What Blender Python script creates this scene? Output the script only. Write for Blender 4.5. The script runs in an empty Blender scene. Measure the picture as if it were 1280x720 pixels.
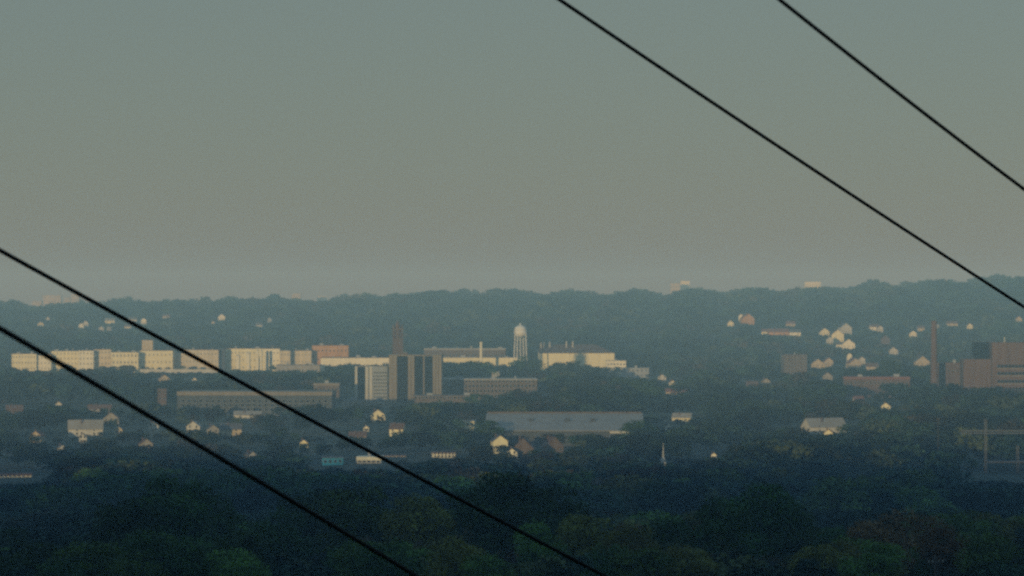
import bpy, math, random
import numpy as np
from mathutils import Vector, Matrix

# ------------------------------------------------------------------ camera, sky, sun, exposure
S = bpy.context.scene
C = S.collection
F = 4000.0                      # focal length in pixels of the 1280 px wide photograph
CAM_Z = 120.0
SUN_EL, SUN_AZ = 3.5, -18.0    # degrees; the sun stands low behind the viewer, a little to the left

cam = bpy.data.cameras.new('camera')
cam.sensor_width = 36.0
cam.lens = 36.0 * F / 1280.0
cam.clip_start, cam.clip_end = 0.5, 40000.0
cam.dof.use_dof = True
cam.dof.focus_distance = 45.0
cam.dof.aperture_fstop = (cam.lens / 1000.0) / 0.028
co = bpy.data.objects.new('camera', cam)
C.objects.link(co)
co.location = (0, 0, CAM_Z)
co.rotation_euler = (math.radians(90), 0, 0)
S.camera = co

world = bpy.data.worlds.new('World')
S.world = world
world.use_nodes = True
wn, wl = world.node_tree.nodes, world.node_tree.links
bg = wn['Background']
sky = wn.new('ShaderNodeTexSky')
sky.sky_type = 'NISHITA'
sky.sun_disc = False
sky.sun_elevation = math.radians(SUN_EL)
sky.sun_rotation = math.radians(180.0 - SUN_AZ)
sky.altitude = 100.0
sky.air_density, sky.dust_density, sky.ozone_density = 1.0, 0.2, 2.0
mix = wn.new('ShaderNodeMix')                # high thin overcast veil over the clear sky
mix.data_type = 'RGBA'
mix.inputs[0].default_value = 0.86
wtc = wn.new('ShaderNodeTexCoord')
wsx = wn.new('ShaderNodeSeparateXYZ')
wrp = wn.new('ShaderNodeMapRange')           # the veil is greyish low down, bluer overhead
wrp.inputs['From Min'].default_value, wrp.inputs['From Max'].default_value = 0.09, 0.34
veil = wn.new('ShaderNodeMix')
veil.data_type = 'RGBA'
veil.inputs[6].default_value = (0.91, 1.17, 1.19, 1.0)
veil.inputs[7].default_value = (0.78, 1.50, 2.20, 1.0)
wl.new(wtc.outputs['Generated'], wsx.inputs['Vector'])
wl.new(wsx.outputs['Z'], wrp.inputs['Value'])
wl.new(wrp.outputs['Result'], veil.inputs[0])
wl.new(veil.outputs[2], mix.inputs[7])
wl.new(sky.outputs['Color'], mix.inputs[6])
wl.new(mix.outputs[2], bg.inputs['Color'])
bg.inputs['Strength'].default_value = 0.138

sun = bpy.data.lights.new('sun', 'SUN')
sun.energy = 2.0
sun.angle = math.radians(0.5)
sun.color = (1.0, 0.95, 0.55)
so = bpy.data.objects.new('sun', sun)
C.objects.link(so)
az, el = math.radians(SUN_AZ), math.radians(SUN_EL)
to_sun = Vector((math.sin(az) * math.cos(el), -math.cos(az) * math.cos(el), math.sin(el)))
so.rotation_euler = to_sun.to_track_quat('Z', 'Y').to_euler()
so.location = to_sun * 500

S.view_settings.view_transform = 'Standard'
S.view_settings.look = 'None'
S.view_settings.exposure = 0.28
S.view_settings.gamma = 1.0
S.cycles.use_denoising = False
S.cycles.volume_bounces = 0
S.cycles.max_bounces = 4
S.cycles.diffuse_bounces = 2
S.cycles.caustics_reflective = False
S.cycles.caustics_refractive = False
S.cycles.filter_width = 1.9

HAZE_DENSITY = 0.000185
HAZE_COLOR = (0.50, 0.80, 0.99)

rng = random.Random(7)
nr = np.random.default_rng(7)

# ------------------------------------------------------------------ terrain height
PY = [-1600, -420, -160, -40, 0, 100, 200, 400, 800, 1200, 1600, 2200, 4200]
PZ = [128, 139, 138, 121, 117.5, 104, 95, 80, 50, 28, 17, 14, 15.5]
RX = [-900, -640, -500, -300, -60, 150, 330, 480, 640, 900]
RZ = [64, 64, 64, 72, 86, 86, 93, 104, 116, 120]


def gh(x, y):
    """ground height"""
    x = np.asarray(x, float)
    y = np.asarray(y, float)
    z = np.interp(y, PY, PZ)
    u = x / np.maximum(y, 300.0) * F
    ridge = np.interp(u, RX, RZ)
    t = np.clip((y - 4200.0) / 2300.0, 0, 1)
    s = t * t * (3 - 2 * t)
    t2 = np.clip((y - 7000.0) / 1500.0, 0, 1)
    s2 = t2 * t2 * (3 - 2 * t2)
    z = z + (ridge - 15.5) * s * (1 - s2) + 22.0 * s2
    k = np.clip(np.abs(y) / 600.0, 0, 1)
    z = z + k * (1.6 * np.sin(x / 97.0 + 1.3) * np.cos(y / 151.0) + 1.0 * np.sin(x / 41.0 + y / 67.0))
    return z


def ghf(x, y):
    return float(gh(x, y))


def wx(px, D):
    return (px - 640.0) / F * D


def wz(py, D):
    return CAM_Z - (py - 360.0) / F * D


def ground_at(px, py):
    """distance at which the sight line through a photo pixel meets the ground"""
    D = 900.0
    while D < 9000:
        if wz(py, D) <= ghf(wx(px, D), D):
            return D
        D += 8.0
    return 9000.0


# ------------------------------------------------------------------ materials
def new_mat(name):
    m = bpy.data.materials.new(name)
    m.use_nodes = True
    n, l = m.node_tree.nodes, m.node_tree.links
    b = n['Principled BSDF']
    return m, n, l, b


def ramp(n, l, fac, stops):
    r = n.new('ShaderNodeValToRGB')
    cr = r.color_ramp
    while len(cr.elements) < len(stops):
        cr.elements.new(0.5)
    for e, (p, c) in zip(cr.elements, stops):
        e.position = p
        e.color = (*c, 1)
    l.new(fac, r.inputs['Fac'])
    return r


def surf(name, col, var=0.15, scale=0.25, rough=0.85, spec=0.25, streak=True):
    """weathered wall or roof: blotches plus rain streaks running down"""
    m, n, l, b = new_mat(name)
    geo = n.new('ShaderNodeTexCoord')
    a = n.new('ShaderNodeTexNoise')
    a.inputs['Scale'].default_value = scale
    a.inputs['Detail'].default_value = 6
    a.inputs['Roughness'].default_value = 0.65
    mp = n.new('ShaderNodeMapping')
    mp.inputs['Scale'].default_value = (1.0, 1.0, 0.12 if streak else 1.0)
    l.new(geo.outputs['Object'], mp.inputs['Vector'])
    l.new(mp.outputs['Vector'], a.inputs['Vector'])
    lo = tuple(max(0, c * (1 - var * 1.6)) for c in col)
    hi = tuple(min(0.9, c * (1 + var)) for c in col)
    r = ramp(n, l, a.outputs['Fac'], [(0.3, lo), (0.55, col), (0.8, hi)])
    l.new(r.outputs['Color'], b.inputs['Base Color'])
    b.inputs['Roughness'].default_value = rough
    b.inputs['Specular IOR Level'].default_value = spec
    return m


def glass_mat(name, col=(0.010, 0.014, 0.018)):
    m, n, l, b = new_mat(name)
    geo = n.new('ShaderNodeTexCoord')
    a = n.new('ShaderNodeTexNoise')
    a.inputs['Scale'].default_value = 0.6
    l.new(geo.outputs['Object'], a.inputs['Vector'])
    r = ramp(n, l, a.outputs['Fac'], [(0.3, tuple(c * 0.6 for c in col)), (0.7, tuple(c * 1.5 for c in col))])
    l.new(r.outputs['Color'], b.inputs['Base Color'])
    b.inputs['Roughness'].default_value = 0.1
    b.inputs['Specular IOR Level'].default_value = 0.2
    return m


M = {}
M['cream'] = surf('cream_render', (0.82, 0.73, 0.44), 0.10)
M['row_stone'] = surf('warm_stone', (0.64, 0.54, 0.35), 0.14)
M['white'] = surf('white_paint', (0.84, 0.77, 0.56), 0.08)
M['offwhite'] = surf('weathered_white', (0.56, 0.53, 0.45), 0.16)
M['pale_brick'] = surf('pale_brick', (0.52, 0.42, 0.26), 0.16)
M['orange_brick'] = surf('orange_brick', (0.50, 0.28, 0.115), 0.15)
M['red_brick'] = surf('red_brick', (0.13, 0.085, 0.068), 0.2)
M['brown_brick'] = surf('brown_brick', (0.15, 0.112, 0.085), 0.2)
M['concrete'] = surf('concrete', (0.33, 0.30, 0.25), 0.15)
M['tan_concrete'] = surf('tan_concrete', (0.25, 0.21, 0.155), 0.15)
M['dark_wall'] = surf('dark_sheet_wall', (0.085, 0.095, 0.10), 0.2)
M['blinds'] = glass_mat('blinds_behind_glass', (0.34, 0.30, 0.20))
M['grey_metal'] = surf('grey_metal', (0.30, 0.32, 0.34), 0.12, rough=0.6)
M['pale_roof'] = surf('pale_sheet_roof', (0.31, 0.285, 0.240), 0.14, 0.08, 0.6, streak=False)
M['grey_roof'] = surf('grey_shingle', (0.12, 0.12, 0.125), 0.2, 0.6, streak=False)
M['brown_roof'] = surf('brown_shingle', (0.16, 0.095, 0.065), 0.2, 0.6, streak=False)
M['red_roof'] = surf('red_tile', (0.22, 0.10, 0.07), 0.2, 0.6, streak=False)
M['teal'] = surf('teal_cladding', (0.05, 0.34, 0.50), 0.1)
M['stack_brick'] = surf('stack_brick', (0.155, 0.092, 0.070), 0.2)
M['dull_brick'] = surf('dull_brick', (0.150, 0.088, 0.062), 0.2)
M['white_steel'] = surf('white_steel', (0.76, 0.73, 0.66), 0.06, 0.4, 0.5)
M['gantry_steel'] = surf('gantry_steel', (0.13, 0.13, 0.125), 0.2, 1.0, 0.6)
M['dark_steel'] = surf('dark_steel', (0.05, 0.055, 0.06), 0.2, 1.0, 0.6)
M['wood'] = surf('weathered_wood', (0.11, 0.085, 0.065), 0.25, 2.0)
M['bark'] = surf('bark', (0.07, 0.055, 0.042), 0.3, 3.0)
M['cable'] = surf('black_cable_sheath', (0.006, 0.006, 0.007), 0.2, 20.0, 0.75, 0.15)
M['glass'] = glass_mat('dark_glass')
M['frame'] = surf('window_frame', (0.45, 0.43, 0.38), 0.1, 1.0)
M['door'] = surf('painted_door', (0.14, 0.10, 0.08), 0.2, 1.5)


def leaf_mat(name, col):
    m, n, l, b = new_mat(name)
    tc = n.new('ShaderNodeTexCoord')
    oi = n.new('ShaderNodeObjectInfo')
    a = n.new('ShaderNodeTexNoise')
    a.inputs['Scale'].default_value = 5.0
    a.inputs['Detail'].default_value = 4
    l.new(tc.outputs['Object'], a.inputs['Vector'])
    r = ramp(n, l, a.outputs['Fac'], [(0.3, tuple(c * 0.55 for c in col)), (0.5, col), (0.72, tuple(c * 1.7 for c in col))])
    hs = n.new('ShaderNodeHueSaturation')
    mr = n.new('ShaderNodeMapRange')
    mr.inputs['To Min'].default_value, mr.inputs['To Max'].default_value = 0.6, 1.4
    l.new(oi.outputs['Random'], mr.inputs['Value'])
    l.new(mr.outputs['Result'], hs.inputs['Value'])
    mh = n.new('ShaderNodeMapRange')
    mh.inputs['To Min'].default_value, mh.inputs['To Max'].default_value = 0.485, 0.515
    l.new(oi.outputs['Random'], mh.inputs['Value'])
    l.new(mh.outputs['Result'], hs.inputs['Hue'])
    l.new(r.outputs['Color'], hs.inputs['Color'])
    l.new(hs.outputs['Color'], b.inputs['Base Color'])
    b.inputs['Roughness'].default_value = 0.75
    b.inputs['Specular IOR Level'].default_value = 0.15
    return m


LEAF = {
    'dark green': leaf_mat('leaves_dark_green', (0.028, 0.060, 0.014)),
    'mid green': leaf_mat('leaves_mid_green', (0.062, 0.110, 0.020)),
    'olive green': leaf_mat('leaves_olive', (0.100, 0.104, 0.022)),
    'rusty brown': leaf_mat('leaves_rust', (0.130, 0.080, 0.032)),
}
LEAF_KINDS = list(LEAF)


def ground_mat():
    m, n, l, b = new_mat('rough_grass_ground')
    tc = n.new('ShaderNodeNewGeometry')
    a = n.new('ShaderNodeTexNoise')
    a.inputs['Scale'].default_value = 0.02
    a.inputs['Detail'].default_value = 8
    a.inputs['Roughness'].default_value = 0.7
    l.new(tc.outputs['Position'], a.inputs['Vector'])
    r = ramp(n, l, a.outputs['Fac'], [(0.3, (0.02, 0.032, 0.016)), (0.55, (0.035, 0.048, 0.022)), (0.78, (0.085, 0.08, 0.05))])
    l.new(r.outputs['Color'], b.inputs['Base Color'])
    b.inputs['Roughness'].default_value = 0.95
    return m


def forest_mat():
    m, n, l, b = new_mat('woodland_leaves')
    at = n.new('ShaderNodeAttribute')
    at.attribute_name = 'tint'
    l.new(at.outputs['Color'], b.inputs['Base Color'])
    b.inputs['Roughness'].default_value = 0.8
    b.inputs['Specular IOR Level'].default_value = 0.1
    return m


# ------------------------------------------------------------------ mesh helpers
class MB:
    def __init__(self):
        self.v, self.f, self.mi = [], [], []

    def _add(self, vs, fs, mi=0):
        o = len(self.v)
        self.v += [tuple(p) for p in vs]
        self.f += [tuple(i + o for i in f) for f in fs]
        self.mi += [mi] * len(fs)

    def box(self, x0, x1, y0, y1, z0, z1, mi=0):
        vs = [(x0, y0, z0), (x1, y0, z0), (x1, y1, z0), (x0, y1, z0), (x0, y0, z1), (x1, y0, z1), (x1, y1, z1), (x0, y1, z1)]
        fs = [(0, 3, 2, 1), (4, 5, 6, 7), (0, 1, 5, 4), (1, 2, 6, 5), (2, 3, 7, 6), (3, 0, 4, 7)]
        self._add(vs, fs, mi)
        return self

    def prism(self, poly, y0, y1, mi=0):
        """poly in x,z (counter-clockwise seen from -y) swept along y"""
        n = len(poly)
        vs = [(x, y0, z) for x, z in poly] + [(x, y1, z) for x, z in poly]
        fs = [tuple(range(n)), tuple(range(2 * n - 1, n - 1, -1))]
        fs += [(i + n, (i + 1) % n + n, (i + 1) % n, i) for i in range(n)]
        self._add(vs, fs, mi)
        return self

    def lathe(self, prof, seg=24, mi=0, c=(0, 0), cap=True):
        vs, fs = [], []
        for r, z in prof:
            for k in range(seg):
                a = 2 * math.pi * k / seg
                vs.append((c[0] + r * math.cos(a), c[1] + r * math.sin(a), z))
        for j in range(len(prof) - 1):
            for k in range(seg):
                k2 = (k + 1) % seg
                fs.append((j * seg + k, j * seg + k2, (j + 1) * seg + k2, (j + 1) * seg + k))
        if cap:
            fs.append(tuple(range(seg - 1, -1, -1)))
            fs.append(tuple(range((len(prof) - 1) * seg, len(prof) * seg)))
        self._add(vs, fs, mi)
        return self

    def tube(self, pts, rad, seg=8, mi=0):
        pts = [Vector(p) for p in pts]
        rad = rad if isinstance(rad, (list, tuple)) else [rad] * len(pts)
        vs, fs = [], []
        for i, p in enumerate(pts):
            d = (pts[min(i + 1, len(pts) - 1)] - pts[max(i - 1, 0)]).normalized()
            up = Vector((0, 0, 1)) if abs(d.z) < 0.9 else Vector((1, 0, 0))
            u = d.cross(up).normalized()
            w = d.cross(u).normalized()
            for k in range(seg):
                a = 2 * math.pi * k / seg
                vs.append(p + (u * math.cos(a) + w * math.sin(a)) * rad[i])
        for i in range(len(pts) - 1):
            for k in range(seg):
                k2 = (k + 1) % seg
                fs.append((i * seg + k, i * seg + k2, (i + 1) * seg + k2, (i + 1) * seg + k))
        fs.append(tuple(range(seg - 1, -1, -1)))
        fs.append(tuple(range((len(pts) - 1) * seg, len(pts) * seg)))
        self._add(vs, fs, mi)
        return self

    def mesh(self, name, mats):
        me = bpy.data.meshes.new(name)
        me.from_pydata(self.v, [], self.f)
        for m in (mats if isinstance(mats, (list, tuple)) else [mats]):
            me.materials.append(m)
        me.polygons.foreach_set('material_index', self.mi)
        me.update()
        return me

    def build(self, name, mats, parent=None, loc=None, smooth=False):
        me = self.mesh(name, mats)
        if smooth:
            me.polygons.foreach_set('use_smooth', [True] * len(me.polygons))
        return put(name, me, parent, loc)


def put(name, me, parent=None, loc=None):
    o = bpy.data.objects.new(name, me)
    C.objects.link(o)
    if parent is not None:
        o.parent = parent
    if loc is not None:
        o.location = loc
    return o


def tag(o, label, cat, group=None):
    o['label'] = label
    o['category'] = cat
    if group:
        o['group'] = group
    return o


def thing(name, label, cat, loc, rz=0.0, group=None):
    o = put(name, None, None, loc)
    o.rotation_euler = (0, 0, rz)
    return tag(o, label, cat, group)


WIN = {}


def window_mesh(w, h, frame='frame', glass='glass'):
    k = (round(w, 2), round(h, 2), frame, glass)
    if k not in WIN:
        b = MB()
        t = min(0.12, w * 0.1)
        b.box(-w / 2, w / 2, -0.02, 0.05, 0, h, 1)                      # pane
        b.box(-w / 2 - t, -w / 2, -0.10, 0.05, -t, h + t)
        b.box(w / 2, w / 2 + t, -0.10, 0.05, -t, h + t)
        b.box(-w / 2, w / 2, -0.10, 0.05, h, h + t)
        b.box(-w / 2, w / 2, -0.16, 0.05, -t, 0)
        WIN[k] = b.mesh('window', [M[frame], M[glass]])
    return WIN[k]


def windows_front(root, x0, x1, yf, zs, nx, w, h, name='window', glass='glass'):
    me = window_mesh(w, h, 'frame', glass)
    for z in zs:
        for i in range(nx):
            put(name, me, root, (x0 + (x1 - x0) * (i + 0.5) / nx, yf, z))


def windows_side(root, xs, y0, y1, zs, ny, w, h, side):
    me = window_mesh(w, h)
    for z in zs:
        for i in range(ny):
            o = put('window', me, root, (xs, y0 + (y1 - y0) * (i + 0.5) / ny, z))
            o.rotation_euler = (0, 0, math.pi / 2 * side)


CLEAR = []      # (px0, px1, py0, py1, D): sight lines kept open to buildings


def clear(px0, px1, py0, py1, D, occ=0.5):
    CLEAR.append((px0, px1, py0, py1, D, occ))


# ------------------------------------------------------------------ setting: terrain
def build_terrain():
    xs = np.concatenate([np.linspace(-4000, -1100, 30), np.linspace(-1050, 1050, 106), np.linspace(1100, 4000, 30)])
    ys = np.concatenate([np.linspace(-1500, -200, 27), np.linspace(-160, 1800, 99), np.linspace(1850, 7600, 116), np.linspace(7800, 11000, 17)])
    X, Y = np.meshgrid(xs, ys)
    Z = gh(X, Y)
    nx, ny = len(xs), len(ys)
    v = np.stack([X, Y, Z], -1).reshape(-1, 3)
    i, j = np.meshgrid(np.arange(nx - 1), np.arange(ny - 1))
    a = (j * nx + i).ravel()
    f = np.stack([a, a + 1, a + nx + 1, a + nx], -1)
    me = bpy.data.meshes.new('ground')
    me.from_pydata(v.tolist(), [], f.tolist())
    me.polygons.foreach_set('use_smooth', [True] * len(me.polygons))
    me.materials.append(ground_mat())
    o = put('ground', me)
    o['kind'] = 'structure'
    return float(Z.min())


ZMIN = build_terrain()


def build_haze():
    b = MB().box(-4300, 4300, -1800, 11400, ZMIN - 1.0, 172.0)
    m = bpy.data.materials.new('haze_air')
    m.use_nodes = True
    n, l = m.node_tree.nodes, m.node_tree.links
    n.remove(n['Principled BSDF'])
    v = n.new('ShaderNodeVolumePrincipled')
    v.inputs['Density Attribute'].default_value = ''
    v.inputs['Density'].default_value = HAZE_DENSITY
    v.inputs['Color'].default_value = (*HAZE_COLOR, 1)      # scatters blue most, absorbs nothing
    v.inputs['Absorption Color'].default_value = (1, 1, 1, 1)
    l.new(v.outputs['Volume'], n['Material Output'].inputs['Volume'])
    o = b.build('haze', m)
    o['kind'] = 'stuff'


build_haze()


# ------------------------------------------------------------------ buildings
ROW = 'white and cream blocks of the long sunlit row'


def block(name, label, cat, px0, px1, ptop, pbot, D, depth, wall, roof='grey_roof', floors=0, bays=0, ww=1.6, wh=1.8,
          yaw=0.0, group=None, units=0, cap=0.5, side=True, wtop=None, vis=None):
    """flat-roofed building between two photo columns with its front wall at distance D"""
    x0, x1 = wx(px0, D), wx(px1, D)
    w = x1 - x0
    cx = (x0 + x1) / 2
    g = ghf(cx, D + depth / 2)
    top = wz(ptop, D) - g
    r = thing(name, label, cat, (cx, D + depth / 2, g), math.radians(yaw), group)
    hw, hd = w / 2, depth / 2
    MB().box(-hw, hw, -hd, hd, -4, top - cap).build('wall', M[wall], r)
    rf = MB().box(-hw - 0.25, hw + 0.25, -hd - 0.25, hd + 0.25, top - cap, top).build('roof', M[roof], r)
    for k in range(units):
        ux = -hw + w * (k + 0.5 + 0.25 * math.sin(k * 2.7)) / units
        uw = min(w * 0.16, 6.0) * (0.6 + 0.4 * math.sin(px0 + k * 1.7))
        MB().box(ux - uw / 2, ux + uw / 2, -hd * 0.5, -hd * 0.5 + 3, top, top + 1.3 + 1.5 * (0.5 + 0.5 * math.sin(px0 * 3.1 + k * 2.3))).build('roof_unit', M['grey_metal'], rf)
    if floors and bays:
        ht = top if wtop is None else wtop
        fh = ht / floors
        zs = [fh * (i + 0.3) for i in range(floors)]
        windows_front(r, -hw + w * 0.02, hw - w * 0.02, -hd, zs, bays, ww, min(wh, fh * 0.62), 'window', 'blinds' if group == ROW else 'glass')
        if side:
            ns = max(1, min(3, int(depth / 6)))
            windows_side(r, hw, -hd, hd, zs[-2:], ns, ww, min(wh, fh * 0.62), 1)
            windows_side(r, -hw, -hd, hd, zs[-2:], ns, ww, min(wh, fh * 0.62), -1)
    clear(px0, px1, ptop, pbot if vis is None else vis, D, 0.34 if group == ROW else 0.5)
    return r, hw, hd, top


def house(label, px, pbot, w, d, he, wall, roof, yaw=0.0, group=None, gable=True, D=None, rise=None, name='house', cat='house', vis=None, door=True):
    """pitched-roof house; gable=True turns its gable to the viewer"""
    if D is None:
        D = ground_at(px, pbot)
    x = wx(px, D)
    g = ghf(x, D)
    r = thing(name, label, cat, (x, D, g), math.radians(yaw + (0 if gable else 90)), group)
    if not gable:
        w, d = d, w
    hw, hd = w / 2, d / 2
    rise = w * 0.38 if rise is None else rise
    MB().prism([(-hw, -2.5), (hw, -2.5), (hw, he), (0, he + rise), (-hw, he)], -hd, hd).build('wall', M[wall], r)
    b = MB()
    e, t = 0.5, 0.28
    s = rise / hw
    for sg in (-1, 1):
        p = [(0, he + rise + 0.01), (0, he + rise + t), (sg * (hw + e), he - e * s + t), (sg * (hw + e), he - e * s + 0.01)]
        if sg > 0:
            p = p[::-1]
        b.prism(p, -hd - 0.45, hd + 0.45)
    rf = b.build('roof', M[roof], r)
    MB().box(-hw * 0.45 - 0.45, -hw * 0.45 + 0.45, hd * 0.2, hd * 0.2 + 0.9, he + rise * 0.55 + t, he + rise + 1.1).build('chimney', M['red_brick'], rf)
    fl = [0.95] if he < 4.2 else [0.95, 3.7]
    nwin = 2 if w < 11 else 3
    for z in fl:
        windows_front(r, -hw, hw, -hd, [z], nwin, 1.1, 1.4)
        windows_side(r, hw, -hd, hd, [z], 2, 1.1, 1.4, 1)
        windows_side(r, -hw, -hd, hd, [z], 2, 1.1, 1.4, -1)
    if door:
        dm = MB().box(-0.5, 0.5, -0.08, 0.05, 0, 2.1)
        o = dm.build('door', M['door'], r, (0.0, -hd, 0.02))
    apx = F / D
    ww = (w if gable else d) * apx / 2
    clear(px - ww, px + ww, pbot - (he + rise * 0.8) * apx, pbot - 0.8 if vis is None else vis, D, 0.25 if group and 'hillside' in group else (0.85 if group else 0.6))
    return r


# --- the long white row on the valley floor -----------------------------------
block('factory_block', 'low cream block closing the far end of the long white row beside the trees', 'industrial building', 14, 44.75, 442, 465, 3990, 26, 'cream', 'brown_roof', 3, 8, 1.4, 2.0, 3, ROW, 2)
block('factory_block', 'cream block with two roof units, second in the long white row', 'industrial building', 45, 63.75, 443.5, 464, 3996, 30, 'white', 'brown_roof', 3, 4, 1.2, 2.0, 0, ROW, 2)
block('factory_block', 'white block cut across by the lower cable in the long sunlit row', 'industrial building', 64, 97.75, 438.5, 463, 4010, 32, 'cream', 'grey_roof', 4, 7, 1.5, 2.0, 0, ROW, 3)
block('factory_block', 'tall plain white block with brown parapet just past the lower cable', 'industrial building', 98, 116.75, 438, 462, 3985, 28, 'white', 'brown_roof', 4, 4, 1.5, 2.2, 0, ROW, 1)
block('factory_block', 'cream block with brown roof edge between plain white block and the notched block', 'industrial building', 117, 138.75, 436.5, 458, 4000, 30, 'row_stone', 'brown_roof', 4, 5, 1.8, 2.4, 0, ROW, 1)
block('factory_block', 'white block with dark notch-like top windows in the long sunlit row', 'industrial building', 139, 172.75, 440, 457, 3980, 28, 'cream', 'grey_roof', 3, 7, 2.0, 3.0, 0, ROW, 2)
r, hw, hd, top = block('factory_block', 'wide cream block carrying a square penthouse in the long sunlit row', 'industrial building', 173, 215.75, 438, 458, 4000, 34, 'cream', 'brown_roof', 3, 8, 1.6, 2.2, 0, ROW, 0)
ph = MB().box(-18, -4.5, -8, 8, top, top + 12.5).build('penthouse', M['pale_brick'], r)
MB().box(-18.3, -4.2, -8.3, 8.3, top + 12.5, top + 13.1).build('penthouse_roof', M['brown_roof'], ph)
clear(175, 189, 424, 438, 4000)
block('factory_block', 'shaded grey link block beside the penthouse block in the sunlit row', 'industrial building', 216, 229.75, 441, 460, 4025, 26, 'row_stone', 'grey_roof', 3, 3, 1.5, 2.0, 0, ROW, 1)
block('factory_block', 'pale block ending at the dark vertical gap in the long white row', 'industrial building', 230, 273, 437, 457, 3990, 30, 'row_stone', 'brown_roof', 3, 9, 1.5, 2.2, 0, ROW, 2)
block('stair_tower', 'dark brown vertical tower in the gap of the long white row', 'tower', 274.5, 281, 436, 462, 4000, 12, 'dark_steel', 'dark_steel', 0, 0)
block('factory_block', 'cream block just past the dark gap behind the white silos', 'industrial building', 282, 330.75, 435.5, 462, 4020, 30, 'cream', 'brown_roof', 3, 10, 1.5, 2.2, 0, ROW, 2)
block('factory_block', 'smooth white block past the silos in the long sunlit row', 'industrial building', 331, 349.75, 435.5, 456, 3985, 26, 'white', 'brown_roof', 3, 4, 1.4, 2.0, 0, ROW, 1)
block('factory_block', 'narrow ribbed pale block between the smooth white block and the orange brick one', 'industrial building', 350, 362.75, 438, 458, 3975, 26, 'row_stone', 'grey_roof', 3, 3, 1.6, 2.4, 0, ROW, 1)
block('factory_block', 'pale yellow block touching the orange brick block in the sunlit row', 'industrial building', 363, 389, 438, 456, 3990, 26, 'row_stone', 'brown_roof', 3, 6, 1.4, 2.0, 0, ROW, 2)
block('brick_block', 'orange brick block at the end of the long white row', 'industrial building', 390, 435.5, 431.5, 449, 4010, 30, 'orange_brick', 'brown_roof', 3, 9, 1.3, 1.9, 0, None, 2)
block('flat_hall', 'long low bright white hall below the orange brick block', 'industrial building', 401, 487, 447, 458.5, 3930, 40, 'white', 'brown_roof', 1, 12, 1.6, 2.0, 0, None, 3, vis=457)
block('loading_annex', 'low dim annex under the orange brick block beside the white hall', 'industrial building', 345, 400, 456, 466, 3900, 22, 'concrete', 'grey_roof', 1, 9, 1.6, 2.0, 0, None, 2, vis=465)
block('boundary_wall', 'low pale wall running along the foot of the long white row', 'wall', 175, 272, 461.5, 466, 3890, 0.6, 'offwhite', 'offwhite', cap=0.4)
house('small pale house alone in the trees below the low boundary wall', 205, 478.5, 12, 10, 4.5, 'pale_brick', 'brown_roof', 12)
house('tiny white shed alone in the dark trees under the white row', 243.5, 477.5, 5, 5, 2.6, 'white', 'grey_roof', 0, name='shed', cat='shed')
SIL = 'slim white silos'
for px, pt, lab in ((297.5, 443, 'pinkish white slim silo nearest the dark gap in the row'), (310.5, 440, 'thicker cream silo standing between two slim white silos'), (322, 437, 'tall slim white silo beside the smooth white block'), (326.5, 437, 'thin pipe-like white silo against the smooth white block')):
    D = 3955
    rr = 2.6 if px < 320 else 1.7
    x = wx(px, D)
    g = ghf(x, D)
    h = wz(pt, D) - g
    t = thing('silo', lab, 'silo', (x, D, g), 0, SIL)
    MB().lathe([(rr, -3), (rr, h - 1.6)], 20).build('shell', M['white'], t, smooth=False)
    MB().lathe([(rr + 0.1, h - 1.6), (rr * 0.9, h - 0.9), (rr * 0.25, h)], 20).build('cone_roof', M['offwhite'], t)
    clear(px - 3, px + 3, pt, 464, D)


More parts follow.
